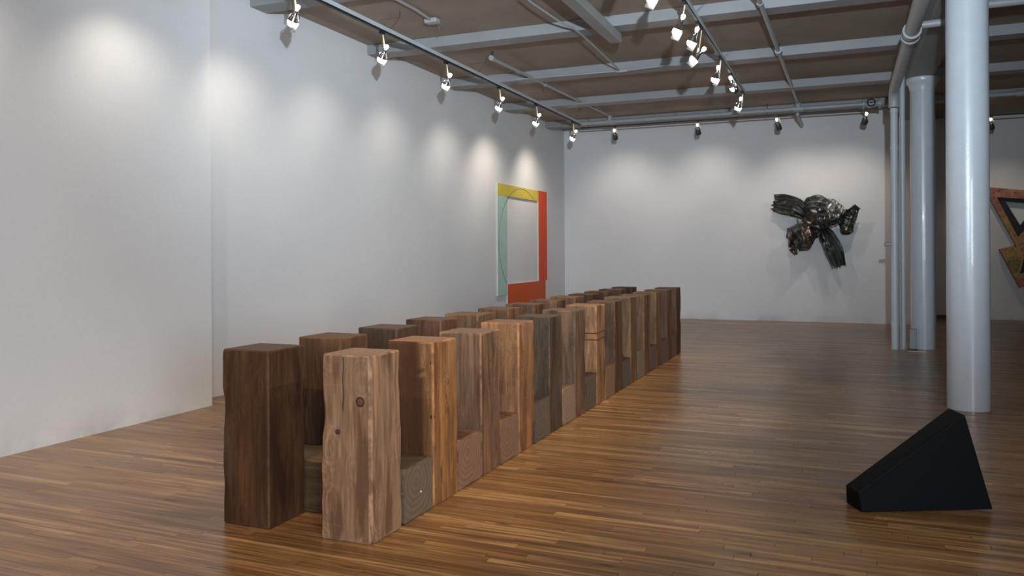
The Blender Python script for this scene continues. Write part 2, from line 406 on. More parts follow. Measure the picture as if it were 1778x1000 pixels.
# ceiling beams across the room, girder on the columns, trimmer beam
BEAM_Y = [-2.3, -0.05, 2.2, 4.46, 6.72, 8.96, 11.22, 13.48, 15.74]
GX0, GX1 = 0.87, 1.19
BH = 4.01
def beam(name, a, b, label, bevel=0.008):
    o = obj(name, box(bm_new(), a, b, bevel), M_BEAM); tag(o, label, 'beam'); return o
ordn = ['', '', '', '', 'nearest visible', 'second nearest', 'third nearest', 'fourth nearest', 'farthest']
for i, y in enumerate(BEAM_Y):
    if i < 4:
        la = 'flat painted ceiling beam out of view above the camera, %s' % ('number one', 'number two', 'number three', 'number four')[i]
        if i < 2: continue
        lb = la
        la = ['flat painted ceiling beam crossing above the camera', 'flat painted ceiling beam just before the near left wall ends'][i-2]
        lb = ['flat painted beam right of the girder level with the camera', 'flat painted beam right of the girder ahead of camera'][i-2]
    else:
        la = '%s flat painted ceiling beam between left wall and girder' % ordn[i]
        lb = '%s flat painted ceiling beam right of the girder' % ordn[i]
    beam('ceiling_beam', (LX+0.002, y, BH), (GX0-0.003, y+0.27, CZ-0.001), la)
    beam('ceiling_beam', (GX1+0.003, y, BH), (RX-0.002, y+0.27, CZ-0.001), lb)
g = obj('girder', box(bm_new(), (GX0, FY+0.002, 3.885), (GX1, BY-0.002, CZ-0.001), 0.01), M_BEAM)
tag(g, 'long boxed girder running over the white columns', 'girder')
TRX0, TRX1, TRY = -2.575, -2.43, 9.16
g = obj('trimmer_beam', box(bm_new(), (TRX0, 2.6, 3.90), (TRX1, TRY+0.13, BH-0.003), 0.012), M_BEAM)
tag(g, 'short deep grey beam running lengthwise, stopping at a cross beam', 'beam')

# ------------------------------------------------------------------ columns
def column(x, y, r, label, label_only_cap=True):
    t = empty('column', (x, y, 0), label, 'column')
    obj('shaft', lathe(bm_new(), [(r, 0.0), (r*1.0, 1.3), (r*0.995, 2.6), (r*0.985, 3.66), (r*0.985, 3.70)], 48), M_COLUMN, t, 30)
    obj('capital', lathe(bm_new(), [(r*0.985, 3.70), (r*1.02, 3.72), (r*1.05, 3.76), (r*1.16, 3.80), (r*1.27, 3.825), (r*1.30, 3.84), (r*1.30, 3.883)], 48), M_COLUMN, t, 30)
    return t
column(1.02, 8.16, 0.172, 'near round white glossy column standing behind the black wedge')
column(1.05, 12.92, 0.166, 'farther round white column beside the vertical pipes')

# ------------------------------------------------------------------ the timber sculpture
def timber_mesh(w, d, l, seed, rough=0.006, taper=(0, 0), cham=0.012, nL=30, nS=7, darkx=None):
    """length along local Z from 0 to l, section w (x) by d (y), edges rounded and worn"""
    rnd = random.Random(seed); bm = bm_new()
    wl = bm.verts.layers.float.new('wear'); dl = bm.verts.layers.float.new('dark')
    per = []
    def side(ax, ay, bx, by):
        L_ = math.hypot(bx-ax, by-ay); e_ = cham/L_
        for f in [e_]+[k/nS for k in range(1, nS)]+[1-e_]: per.append((ax+(bx-ax)*f, ay+(by-ay)*f))
    hw, hd = w/2, d/2
    side(-hw, -hd, hw, -hd); side(hw, -hd, hw, hd); side(hw, hd, -hw, hd); side(-hw, hd, -hw, -hd)
    n = len(per); rings = []
    so = Vector((seed*3.7 % 50, seed*1.9 % 50, seed*0.7 % 50))
    cz = [cham*rnd.uniform(0.4, 1.8) for _ in range(4)]
    fs = [0.0, 0.006/l]+[i/nL for i in range(1, nL)]+[1-0.006/l, 1.0]; nL = len(fs)-1
    for i, f in enumerate(fs):
        z = l*f; ring = []
        endk = min(f, 1-f)*l
        er = 0.005*max(0, 1-endk/0.006)
        for (px, py) in per:
            x, y = px, py
            # worn corners
            ci = (0 if x < 0 else 1)+(0 if y < 0 else 2)
            dc = min(hw-abs(x), 1)+min(hd-abs(y), 1)
            if dc < cham*1.01:
                cc = cz[ci]*0.7*max(0.0, 1.6*noise.noise(Vector((ci*5.0, z*5.0, 0))+so))
                x -= math.copysign(cc, x); y -= math.copysign(cc, y)
            p = Vector((x, y, z))
            nn = noise.noise(Vector((x*9, y*9, z*2.2))+so)*rough + noise.noise(Vector((x*25, y*25, z*11))+so)*rough*0.35
            rad = Vector((x, y, 0)).normalized()
            tp = 1-(taper[0]*f+taper[1]*(1-f))
            lowf = 1.0 if endk > 0.0 else 0.6
            v = Vector((x*tp, y*tp, 0))+rad*(nn*lowf-rough*0.4)-rad*er
            ring.append(bm.verts.new((v.x, v.y, z)))
        rings.append(ring)
    for i in range(nL):
        for k in range(n): bm.faces.new((rings[i][k], rings[i][(k+1) % n], rings[i+1][(k+1) % n], rings[i+1][k]))
    for ri, ring in enumerate(rings):
        for k, v in enumerate(ring):
            kk = k % (nS+1)
            if kk in (0, nS) or ri in (0, 1, len(rings)-1, len(rings)-2): v[wl] = 1.0
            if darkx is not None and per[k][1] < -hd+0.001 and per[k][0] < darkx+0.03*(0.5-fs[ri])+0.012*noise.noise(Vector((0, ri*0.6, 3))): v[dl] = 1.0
    for ring, zc in ((rings[0], 0), (rings[-1], l)):
        c = bm.verts.new((0, 0, zc))
        for k in range(n): bm.faces.new((ring[k], ring[(k+1) % n], c))
    return bm
def lin(r, g, b, k=1.0):
    c = srgb(r, g, b); return (c[0]*k*1.12, c[1]*k*0.98, c[2]*k*0.82, 1)
XR, Y0, STEP, WT = -2.112, 3.305, 0.6350, 0.916
UW = 0.302
RC = [(176, 148, 124), (192, 146, 98), (152, 122, 100), (172, 128, 92), (92, 76, 62), (124, 100, 82), (176, 136, 98), (108, 80, 60), (134, 108, 82),
      (136, 104, 76), (134, 106, 76), (112, 86, 62), (104, 76, 50)]
RL = ['pale pinkish grey knotty upright timber with a long crack, nearest of the right row',
      'bright tan upright timber with pale worn edge and bolt holes, second in the right row',
      'purple brown upright timber with tan side, third in the right row',
      'warm tan upright timber, fourth in the right row',
      'blackened charcoal brown upright timber with grey top, fifth in the right row',
      'reddish brown upright timber with greyed side, sixth in the right row',
      'tan upright timber ringed by two dark rust bands, right row',
      'dark brown upright timber just beyond the one ringed by two rust bands',
      'grey brown upright timber with a black knot low on its front, right row',
      'brown upright timber fourth from the far end of the right row',
      'tan brown upright timber third from the far end of the right row',
      'dark upright timber with black spots, last but one of the right row',
      'dark brown upright timber closing the far end of the right row']
LC = [(112, 78, 46), (134, 102, 74), (106, 84, 64), (132, 94, 72), (150, 118, 90), (134, 102, 76), (134, 102, 76), (138, 104, 78), (150, 114, 82), (96, 66, 42),
      (120, 86, 58), (114, 84, 56), (92, 64, 42)]
LL = ['very dark brown upright timber, nearest of the left row',
      'brown upright timber with a smooth pale top, second in the left row',
      'dark upright timber with a rounded far corner, third in the left row',
      'dark red brown upright timber, fourth in the left row',
      'upright timber with pale right edge, fifth in the left row',
      'brown upright timber with dark front, sixth in the left row just before the painting',
      'upright timber in front of the green panel of the painting, left row',
      'brown upright timber below the orange panel, eighth in the left row',
      'tan upright timber just right of the painting, ninth in the left row',
      'blackish brown upright timber fourth from the far end of the left row',
      'brown upright timber third from the far end of the left row',
      'low looking brown upright timber, last but one of the left row',
      'dark upright timber closing the far end of the left row']
HC = [(132, 116, 94), (178, 132, 104), (166, 124, 88), (96, 80, 62), (166, 140, 112), (88, 66, 48), (150, 112, 76), (80, 66, 54), (146, 130, 108), (100, 64, 42), (84, 62, 44), (98, 70, 46)]
HL = ['weathered grey crosswise timber with a white nail, nearest of the low blocks', 'light reddish crosswise timber, second low block from the camera',
      'tan crosswise timber, third low block from the camera', 'dark stained crosswise timber, fourth low block from the camera',
      'light grey tan crosswise timber, fifth low block from the camera', 'dark crosswise timber just before the rust banded upright',
      'tan crosswise timber just beyond the rust banded upright', 'almost black crosswise timber, eighth low block from the camera',
      'pale grey crosswise timber, ninth low block from the camera', 'reddish brown crosswise timber, third low block from the far end',
      'dark crosswise timber, last but one low block', 'brown crosswise timber, low block nearest the far end']
hR = [0.914, 0.914, 0.905, 0.914, 0.908, 0.914, 0.917, 0.914, 0.922, 0.914, 0.914, 0.914, 0.914]
KW = 0.42
timbers = []
def upright(x0, y0, w, d, h, seed, colr, label, group, **kw):
    near = y0 < 6
    o = obj('upright_timber', timber_mesh(w, d, h, seed, nL=40 if near else 20, nS=8 if near else 5, **kw), M_WOOD, None, 32)
    o.location = (x0+w/2, y0+d/2, 0.001); o.color = colr
    tag(o, label, 'timber', group); timbers.append(o); return o
for k in range(13):
    y = Y0+STEP*k
    c = RC[k]
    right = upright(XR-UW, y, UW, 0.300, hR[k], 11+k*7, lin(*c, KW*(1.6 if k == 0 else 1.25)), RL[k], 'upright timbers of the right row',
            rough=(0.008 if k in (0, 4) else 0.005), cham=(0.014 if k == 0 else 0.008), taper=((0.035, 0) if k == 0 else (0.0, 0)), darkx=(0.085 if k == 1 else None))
    if k == 0: first = right
    if k == 1: second = right
    if k == 6: banded = right
    if k == 8: knotty = right
    o = upright(XR-WT, y, UW, 0.300, 0.914+[0, 0, .0, .004, -.002][k % 5], 311+k*5, lin(*LC[k], KW), LL[k], 'upright timbers of the left row',
            rough=0.004, cham=0.008)
for k in range(12):
    y = Y0+STEP*k+0.306; d = STEP-0.300-0.012; h = (0.288, 0.30, 0.292, 0.30, 0.298, 0.305, 0.30, 0.288, 0.30, 0.295, 0.30, 0.30)[k]
    bm = timber_mesh(h, d, WT-0.004, 900+k*3, nL=24, nS=6, rough=0.004, cham=0.007)
    bmesh.ops.transform(bm, matrix=Matrix.Translation((0, 0, -(WT-0.004)/2)), verts=bm.verts)
    o = obj('crosswise_timber', bm, M_WOOD, None, 40)
    o.rotation_euler = (0, PI/2, 0); o.location = (XR-WT/2, y+d/2, h/2+0.001); o.color = lin(*HC[k], KW)
    tag(o, HL[k], 'timber', 'low crosswise timbers between the uprights')
    if k == 0:
        nl = obj('nail', lathe(bm_new(), [(0.006, 0), (0.006, 0.004)], 10, Matrix.Translation((0.06-h/2+0.10, 0.02, (WT-0.004)/2-0.002))), M_WHITEMETAL, o)
# details on single timbers
def disc_part(name, parent, loc, nrm, r, m, th=0.003, squash=1.0):
    q = Vector(nrm).to_track_quat('Z', 'Y').to_matrix().to_4x4()
    Mx = Matrix.Translation(loc) @ q @ Matrix.Diagonal((1, squash, 1, 1))
    return obj(name, lathe(bm_new(), [(r, -th), (r, th*0.5), (r*0.75, th)], 18, Mx), m, parent, 30)
M_KNOT = paint('knot_wood', srgb(74, 44, 30), 0.7, 0.08, 60, 0.4)
M_KNOTIN = paint('knot_centre_wood', srgb(104, 70, 48), 0.7, 0.08, 60, 0.4)
M_HOLE = paint('dark_hole', srgb(14, 10, 8), 0.9)
disc_part('knot', first, (0.085, -0.1435, 0.690), (0, -1, 0), 0.026, M_KNOT)
disc_part('knot', first, (0.085, -0.1455, 0.690), (0, -1, 0), 0.015, M_KNOTIN)
disc_part('knot', first, (-0.045, -0.145, 0.535), (0, -1, 0), 0.013, M_KNOT)
cr = [(-0.012+0.003*math.sin(i*1.3), -0.1445, 0.904-i*0.030) for i in range(10)]
obj('crack', tube(bm_new(), cr, [0.0016]*9+[0.0006], 6), M_HOLE, first)
for z in (0.80, 0.50): disc_part('bolt_hole', second, (0.140, -0.143, z), (0.6, -0.8, 0), 0.013, M_HOLE)
for z in (0.66, 0.60):
    bm = bm_new(); s = 0.1525
    pts = [(-s, -s, z), (s, -s, z+0.002), (s, s, z+0.01), (-s, s, z+0.008), (-s, -s, z)]
    tube(bm, pts, 0.006, 6); obj('rust_band', bm, M_RUST, banded)
disc_part('knot', knotty, (0.03, -0.1495, 0.30), (0, -1, 0), 0.035, M_HOLE)

# ------------------------------------------------------------------ black wedge
fz = 0.0
A = [Vector((0.0, 0.0, 0)), Vector((0.716, 0.0, 0.006)), Vector((0.565, 0.0, 0.520)), Vector((-0.022, 0.0, 0.107))]
B_ = [Vector((-0.01, 0.17, 0.0)), Vector((0.60, 0.15, 0.02)), Vector((0.585, 0.19, 0.520)), Vector((-0.026, 0.14, 0.107))]
bm = bm_new(); a = [bm.verts.new(v) for v in A]; b = [bm.verts.new(v) for v in B_]
bm.faces.new(a); bm.faces.new(b[::-1])
for i in range(4): bm.faces.new((a[i], a[(i+1) % 4], b[(i+1) % 4], b[i]))
bmesh.ops.bevel(bm, geom=list(bm.edges), offset=0.004, segments=2, affect='EDGES', profile=0.5)
wedge = obj('wedge_sculpture', bm, M_BLACK)
def onfloor(x, y): r = ray(x, y); t = -CAMH/r.z; return Vector((r.x*t, r.y*t, 0))
p0 = onfloor(1497, 890); p1 = onfloor(1727, 887)
wedge.location = (p0.x, p0.y, 0.002); wedge.rotation_euler = (0, 0, math.atan2(p1.y-p0.y, p1.x-p0.x))
tag(wedge, 'black angular wedge sculpture lying on the floor before the column', 'sculpture')

# ------------------------------------------------------------------ painting on the left wall
pt = empty('shaped_painting', (LX+0.02, 14.3, 1.5), 'open rectangular painting of yellow, green, red and orange panels', 'painting')
def panel(name, y0, y1, z0, z1, m, th=0.035, **kw):
    o = obj(name, box(bm_new(), (LX+0.002, y0, z0), (LX+0.002+th, y1, z1), 0.002), [m], None, **kw)
    # canvas edges stay raw
    o.data.materials.append(M_EDGE)
    for p in o.data.polygons:
        if abs(p.normal.x) < 0.8: p.material_index = 1
    o.parent = pt; o.matrix_parent_inverse = Matrix.Translation(-pt.location); return o
pt.location = (LX+0.02, 14.3, 1.5)
YA, YB, YC, YD = 13.13, 13.57, 15.20, 15.70
panel('panel', YA, YC-0.004, 2.448, 2.66, M_YEL, label='yellow top panel')
panel('panel', YA, YB, 0.63, 2.446, M_GRN, label='pale green left panel')
panel('panel', YC, YD, 0.832, 2.665, M_RED, label='red right panel')
panel('panel', YB+0.01, 15.60, 0.40, 0.828, M_ORG, label='orange bottom panel')
bm = bm_new(); cy, ry, zc, rz = 14.30, 1.13, 1.60, 1.03; seq = []
def arc(t0, t1, n=24):
    return [(LX+0.0385, cy+ry*math.cos(t0+(t1-t0)*i/n), zc+rz*math.sin(t0+(t1-t0)*i/n)) for i in range(n+1)]
tt = [(math.radians(58), math.radians(122))]
for a0, a1 in ((40, 140), (120, 250)):
    pts = []
    for q in arc(math.radians(a0), math.radians(a1)):
        ok = (q[2] > 2.455 and YA < q[1] < YC) or (YA+0.01 < q[1] < YB-0.005 and 0.64 < q[2] < 2.44)
        if ok: pts.append(q)
    if len(pts) > 2: tube(bm, pts, 0.004, 5)
o = obj('pencil_arc', bm, M_PENCIL); o.parent = pt; o.matrix_parent_inverse = Matrix.Translation(-pt.location)

# ------------------------------------------------------------------ knotted metal sculpture on the back wall
BYS = BY-0.16
bow = empty('knotted_metal_sculpture', (-0.5, BYS, 1.8), 'crumpled knotted sculpture of pleated dark metal hanging on the back wall', 'sculpture')
def sheet(name, cl, widths, depths, folds, amp, colr=(0.08, 0.08, 0.075, 1), across=None, bulge=0.0, nu=48, nv=48, seed=1, jag=0.0, cross=0.0, label=None):
    """pleated sheet; cl = centre line in picture pixels, widths in pixels, depths = metres out of the wall plane"""
    rnd = random.Random(seed); bm = bm_new(); n = len(cl)-1; sc_ = 1.0/89.0
    P = [on_y(x, y, BYS) for x, y in cl]; grid = []
    def samp(arr, f):
        t = f*n; i = min(int(t), n-1); u = t-i
        if isinstance(arr[0], (int, float)): 
            a, b = arr[i], arr[i+1]; s = u*u*(3-2*u); return a+(b-a)*s
        p0, p1, p2, p3 = arr[max(i-1, 0)], arr[i], arr[i+1], arr[min(i+2, n)]
        return 0.5*((2*p1)+(p2-p0)*u+(2*p0-5*p1+4*p2-p3)*u*u+(3*p1-p0-3*p2+p3)*u**3)
    for i in range(nu+1):
        f = i/nu; c = samp(P, f); d = (samp(P, min(1, f+0.02))-samp(P, max(0, f-0.02))).normalized()
        s = Vector((-d.z, 0, d.x)); wd = samp(widths, f)*sc_; dp = samp(depths, f); row = []
        for j in range(nv+1):
            g_ = j/nv-0.5
            ph = folds*g_*2*PI
            tri = math.asin(math.sin(ph+0.8*noise.noise(Vector((f*2, g_*3, seed)))))/(PI/2)
            tri2 = math.asin(math.sin(cross*f*2*PI+noise.noise(Vector((f*3, g_*2, seed+9)))))/(PI/2) if cross else 0
            big = noise.noise(Vector((f*2.2, g_*2.2, seed*3.1)))*0.08+abs(noise.noise(Vector((f*4, g_*3, seed*1.7))))*0.06
            out = dp+amp*tri*0.5+amp*tri2*0.5+bulge*(1-4*g_*g_)*math.sin(PI*min(1, max(0, f)))+big
            e = jag*noise.noise(Vector((g_*9, seed, 0)))*(1 if i > nu*0.5 else -1)*abs(f-0.5)*2 if jag else 0
            p = c+s*(g_*wd)+d*e; p.y = BYS-out
            p.y = min(p.y, BY-0.012)
            row.append(bm.verts.new(p-bow.location))
        grid.append(row)
    for i in range(nu):
        for j in range(nv): bm.faces.new((grid[i][j], grid[i+1][j], grid[i+1][j+1], grid[i][j+1]))
    bmesh.ops.recalc_face_normals(bm, faces=bm.faces)
    bmesh.ops.solidify(bm, geom=list(bm.faces), thickness=0.006)
    o = obj(name, bm, M_BOW, bow); o.color = colr
    me = o.data; me.polygons.foreach_set('use_smooth', [True]*len(me.polygons)); me.set_sharp_from_angle(angle=math.radians(22))
    if label: o['label'] = label
    return o
DK = (0.19, 0.20, 0.19, 1); LT = (0.62, 0.62, 0.58, 1); BR = (0.22, 0.19, 0.165, 1)
sheet('pleated_tail', [(1343, 352), (1362, 355), (1382, 361), (1402, 374)], [30, 36, 34, 20], [0.02, 0.08, 0.10, 0.12], 5, 0.05, DK, seed=3, jag=0.06)
sheet('pleated_tail', [(1428, 396), (1437, 412), (1447, 432), (1457, 463)], [12, 27, 30, 22], [0.12, 0.12, 0.08, 0.02], 4, 0.05, DK, seed=5, jag=0.05)
sheet('pleated_fan', [(1456, 372), (1464, 377), (1474, 381), (1486, 384)], [12, 30, 54, 46], [0.10, 0.12, 0.08, 0.03], 5, 0.05, DK, seed=7, jag=0.03)
sheet('pleated_loop', [(1432, 356), (1442, 361), (1452, 366), (1464, 373)], [26, 30, 26, 16], [0.16, 0.22, 0.20, 0.14], 1, 0.04, LT, seed=9, cross=6, bulge=0.03, label='bright pleated metal loop')
sheet('crumpled_loop', [(1398, 358), (1408, 354), (1421, 353), (1436, 360)], [10, 22, 27, 22], [0.14, 0.20, 0.24, 0.16], 2.6, 0.13, LT, seed=11, cross=0, bulge=0.02, label='bright silvery metal loop')
sheet('folded_loop', [(1416, 398), (1402, 403), (1388, 414), (1377, 424)], [26, 42, 50, 34], [0.10, 0.14, 0.10, 0.05], 3, 0.05, DK, seed=13, bulge=0.05)
sheet('folded_loop', [(1420, 402), (1408, 404), (1398, 410), (1390, 412)], [20, 26, 30, 22], [0.14, 0.24, 0.26, 0.18], 1, 0.04, BR, seed=17, cross=4, bulge=0.05)
sheet('folded_loop', [(1370, 396), (1374, 412), (1377, 428), (1383, 442)], [7, 10, 14, 6], [0.06, 0.14, 0.12, 0.05], 1, 0.04, BR, seed=19)
obj('wall_mount', tube(bm_new(), [(0, 0.15, 0), (0, 0.0, 0)], 0.03, 10), M_TRACKBLACK, bow)
sheet('knot', [(1400, 374), (1412, 384), (1424, 388), (1436, 392)], [20, 32, 34, 18], [0.14, 0.22, 0.24, 0.16], 3, 0.07, BR, seed=23, cross=1.5, bulge=0.06)
sheet('knot', [(1424, 352), (1430, 368), (1430, 384), (1432, 400)], [14, 20, 24, 14], [0.14, 0.24, 0.26, 0.14], 2, 0.06, DK, seed=29, cross=2, bulge=0.05)
sheet('knot', [(1428, 386), (1442, 386), (1454, 382), (1462, 374)], [20, 18, 16, 12], [0.10, 0.14, 0.12, 0.10], 2, 0.05, DK, seed=31, cross=1)

# ------------------------------------------------------------------ triangular relief on the far right wall
YR = BY2-0.02
rel = empty('triangular_relief', (3.6, YR, 1.9), 'mottled olive and pink triangular wall relief behind the near column', 'sculpture')
def ringprism(outer, inner, depth, name, m, base=YR):
    bm = bm_new(); n = len(outer)
    O = [on_y(x, y, base) for x, y in outer]; I = [on_y(x, y, base) for x, y in inner]
    f = Vector((0, -depth, 0))
    of = [bm.verts.new(p+f-rel.location) for p in O]; ob = [bm.verts.new(p-rel.location) for p in O]
    if_ = [bm.verts.new(p+f-rel.location) for p in I]; ib = [bm.verts.new(p-rel.location) for p in I]
    for i in range(n):
        j = (i+1) % n
        bm.faces.new((of[i], of[j], if_[j], if_[i])); bm.faces.new((of[i], ob[i], ob[j], of[j])); bm.faces.new((if_[i], if_[j], ib[j], ib[i])); bm.faces.new((ob[i], ib[i], ib[j], ob[j]))
    return obj(name, bm, m, rel)
ringprism([(1706, 325), (1850, 338), (1764, 430)], [(1728, 343), (1822, 349), (1765, 412)], 0.16, 'outer_frame', M_REL)
ringprism([(1727.5, 342.5), (1823, 349), (1765, 412.5)], [(1744, 350), (1800, 355), (1770, 392)], 0.10, 'inner_frame', M_RELBLACK)
ringprism([(1733, 433), (1792, 419), (1812, 478), (1768, 499)], [(1777, 436), (1786, 434), (1792, 470), (1768, 475)], 0.19, 'lower_frame', M_REL)
bm = bm_new(); prism(bm, [on_y(x, y, YR)-rel.location for x, y in [(1776, 435), (1787, 432.5), (1794, 471), (1766, 476.5)]], Vector((0, -0.13, 0))); obj('dark_panel', bm, M_RELBLACK, rel)

# ------------------------------------------------------------------ pipes
def pipe(name, pts, r, label, cat='pipe', fittings=(), m=None, seg=14, group=None):
    p0 = Vector(pts[0]); t = empty(name, p0, label, cat, group)
    obj('run', tube(bm_new(), [Vector(p)-p0 for p in pts], r, seg), m or M_PIPE, t, 40)
    for (a, b, rr) in fittings:
        obj('fitting', tube(bm_new(), [Vector(a)-p0, Vector(b)-p0], rr, seg), m or M_PIPE, t, 40)
    return t
MY, MZ = 15.2, 3.955
pipe('sprinkler_main', [(-4.95, MY, MZ), (0.30, MY, MZ)], 0.036, 'grey sprinkler main crossing before the back wall, left of column', fittings=[
    ((-4.30, MY, MZ), (-4.14, MY, MZ), 0.052), ((-0.83, MY, MZ), (-0.67, MY, MZ), 0.055), ((-4.22, MY, MZ), (-4.22, MY, MZ+0.12), 0.045),
    ((-0.75, MY, MZ), (-0.75, MY, MZ+0.11), 0.05), ((-4.95, MY, MZ), (-4.88, MY, MZ), 0.05)])
pipe('sprinkler_main', [(1.9, MY, MZ), (RX-0.003, MY, MZ)], 0.036, 'grey sprinkler main crossing right of the near column', fittings=[((2.6, MY, MZ), (2.75, MY, MZ), 0.05)])
lb_ = pipe('sprinkler_branch', [(-4.32, 9.75, MZ+0.045), (-4.24, MY-0.05, MZ+0.13)], 0.021, 'thin grey sprinkler branch above the left lamp track', fittings=[((-4.32, 9.72, MZ+0.045), (-4.32, 9.80, MZ+0.046), 0.036), ((-4.29, 11.7, MZ+0.068), (-4.29, 11.8, MZ+0.07), 0.028)])
def sprinkler(x, y, z, parent):
    def obj_(n, b, m, t, *a):
        bmesh.ops.translate(b, vec=Vector((x, y, z))-parent.location, verts=b.verts); return b
    bm = bm_new(); tube(bm, [(0, 0, 0), (0, 0, 0.035)], 0.014, 8); tube(bm, [(0, 0, 0.048), (0, 0, 0.053)], 0.022, 10)
    tube(bm, [(-0.012, 0, 0.03), (-0.014, 0, 0.042), (0, 0, 0.05), (0.014, 0, 0.042), (0.012, 0, 0.03)], 0.003, 5)
    obj_(0, bm, 0, 0); obj('sprinkler_nozzle', bm, M_TRACKBLACK, parent, 40); return
sprinkler(-4.32, 9.76, MZ+0.080, lb_)
mb_ = pipe('sprinkler_branch', [(-0.80, 6.2, MZ-0.01), (-0.75, MY-0.05, MZ+0.10)], 0.026, 'grey sprinkler branch running lengthwise right of the middle lamp track', fittings=[((-0.775, 10.85, MZ+0.045), (-0.775, 11.0, MZ+0.047), 0.045), ((-0.79, 8.6, MZ+0.02), (-0.79, 8.68, MZ+0.02), 0.034)])
pipe('sprinkler_stub', [(-0.76, MY+0.02, MZ-0.093), (-0.74, BY-0.55, MZ-0.12)], 0.028, 'short brownish pipe stub beyond the sprinkler main')
sprinkler(-0.775, 10.93, MZ+0.085, mb_)
# valve at the right end of the main
t = empty('alarm_valve', (0.323, MY, MZ), 'grey sprinkler control valve beside the tall standpipe', 'valve')
obj('body', tube(bm_new(), [(0.0, 0, 0), (0.05, 0, 0), (0.08, 0, 0), (0.16, 0, 0), (0.19, 0, 0), (0.24, 0, 0)], [0.05, 0.05, 0.075, 0.075, 0.055, 0.055], 16), M_PIPE, t, 40)
obj('flange', tube(bm_new(), [(0.24, 0, 0), (0.27, 0, 0)], 0.095, 16), M_PIPE, t, 40)
obj('flange', tube(bm_new(), [(-0.02, 0, 0), (0.01, 0, 0)], 0.09, 16), M_PIPE, t, 40)
bm = bm_new(); tube(bm, [(0.12+0.06*math.cos(a*PI/8), -0.13, 0.06*math.sin(a*PI/8)) for a in range(17)], 0.010, 6, False); tube(bm, [(0.12, -0.13, 0), (0.12, -0.05, 0)], 0.012, 8)
tube(bm, [(0.06, -0.13, 0), (0.18, -0.13, 0)], 0.006, 6); obj('handwheel', bm, M_TRACKBLACK, t, 40)
# big drain pipe along the girder, elbow and standpipes
DX, DZ = 0.665, 3.70
pts = [(DX, 2.0, DZ+0.02), (DX, 12.45, DZ)]
for i in range(1, 7):
    a = i/6*PI/2; pts.append((DX, 12.45+0.2*math.sin(a), DZ-0.2+0.2*math.cos(a)))
pipe('drain_pipe', pts+[(DX, 12.65, 3.45)], 0.072, 'large drain pipe hung lengthwise beside the girder', seg=20, fittings=[
    ((DX, 9.30, DZ+0.005), (DX, 9.42, DZ+0.005), 0.092), ((DX, 9.52, DZ+0.005), (DX, 9.60, DZ+0.005), 0.095)])
def onz(x, y, Y): return on_y(x, y, Y)
t = pipe('standpipe', [(DX, 12.65, 0.0), (DX, 12.65, 3.44)], 0.050, 'thicker white vertical standpipe with clamps left of the farther column', seg=18, m=M_STAND,
     fittings=[((DX, 12.65, z), (DX, 12.65, z+0.035), 0.056) for z in (0.35, 1.02, 1.78, 2.30, 2.85, 3.38)])
obj('side_outlet', tube(bm_new(), [(-0.13, -0.02, 1.50), (0.0, 0, 1.50)], 0.028, 12), M_PIPE, t, 40)
pipe('standpipe', [(DX+0.11, 12.72, 0.0), (DX+0.11, 12.72, CZ-0.003)], 0.036, 'thinner white vertical pipe between standpipe and column', seg=16, m=M_STAND, fittings=[((DX+0.11, 12.72, z), (DX+0.11, 12.72, z+0.03), 0.041) for z in (1.3, 2.6)])
pipe('standpipe', [(DX+0.072, 12.60, 0.0), (DX+0.072, 12.60, 3.3)], 0.012, 'hair thin white conduit between the two vertical pipes', 'conduit', seg=8)
pipe('cross_pipe', [(DX+0.10, 9.46, DZ+0.09), (DX+0.62, 9.46, DZ+0.10)], 0.040, 'short white pipe crossing below the girder beside the drain coupling')
t = empty('floor_box', (DX+0.225, 12.62, 0.0), 'small grey box on the floor between pipes and column', 'box')
obj('casing', box(bm_new(), (-0.045, -0.04, 0.02), (0.045, 0.04, 0.30), 0.005), M_GREYBOX, t)
obj('foot', box(bm_new(), (-0.06, -0.06, 0.0), (0.055, 0.05, 0.019), 0.003), M_TRACKBLACK, t)
t = obj('paper_slip', box(bm_new(), (DX+0.16, 12.42, 0.0005), (DX+0.38, 12.54, 0.003)), M_WHITEMETAL); tag(t, 'flat white slip of paper on the floor by the pipes', 'paper')
# conduits on the ceiling
t = pipe('ceiling_conduit', [on_x(0, 0, -1)*0+Vector((-4.4, 4.6, CZ-0.03)), Vector((-4.15, 7.3, CZ-0.03)), Vector((-3.72, 8.45, CZ-0.035))], 0.014, 'thin conduit with a junction box on the ceiling near the left track', 'conduit', seg=8)
def pxz(x, y, Z):
    r = ray(x, y); k = (Z-CAMH)/r.z; return Vector((r.x*k, r.y*k, Z))
def drop_children(t):
    for c in list(t.children): bpy.data.objects.remove(c)
    bpy.data.objects.remove(t)
drop_children(t)
t = pipe('ceiling_conduit', [pxz(640, -22, CZ-0.03), pxz(690, 0, CZ-0.03), pxz(722, 17, CZ-0.03), pxz(750, 36, CZ-0.03)], 0.014, 'thin conduit ending at a junction box near the left track', 'conduit', seg=8)
p = pxz(752, 37, CZ-0.035)-t.location
obj('junction_box', box(bm_new(), (p.x-0.09, p.y-0.06, p.z-0.025), (p.x+0.07, p.y+0.05, p.z+0.03), 0.01), M_PIPE, t)
obj('wire', tube(bm_new(), [p+Vector((0.06, 0, -0.02)), p+Vector((0.08, 0.02, -0.14))], 0.004, 6), M_WIRE, t)
pipe('ceiling_conduit', [pxz(905, -10, BH-0.02), pxz(925, 6, BH-0.02), pxz(975, 40, BH-0.02), pxz(995, 49, BH-0.03), pxz(1012, 62, BH-0.03), pxz(1075, 121, BH-0.02)], 0.011,
     'thin wavering conduit left of the trimmer beam', 'conduit', seg=8)
yb = BEAM_Y[6]-0.022
a = on_y(903, 137, yb); b = on_y(1080, 123, yb); c = on_y(1160, 113, yb); d = on_y(1250, 100, yb)
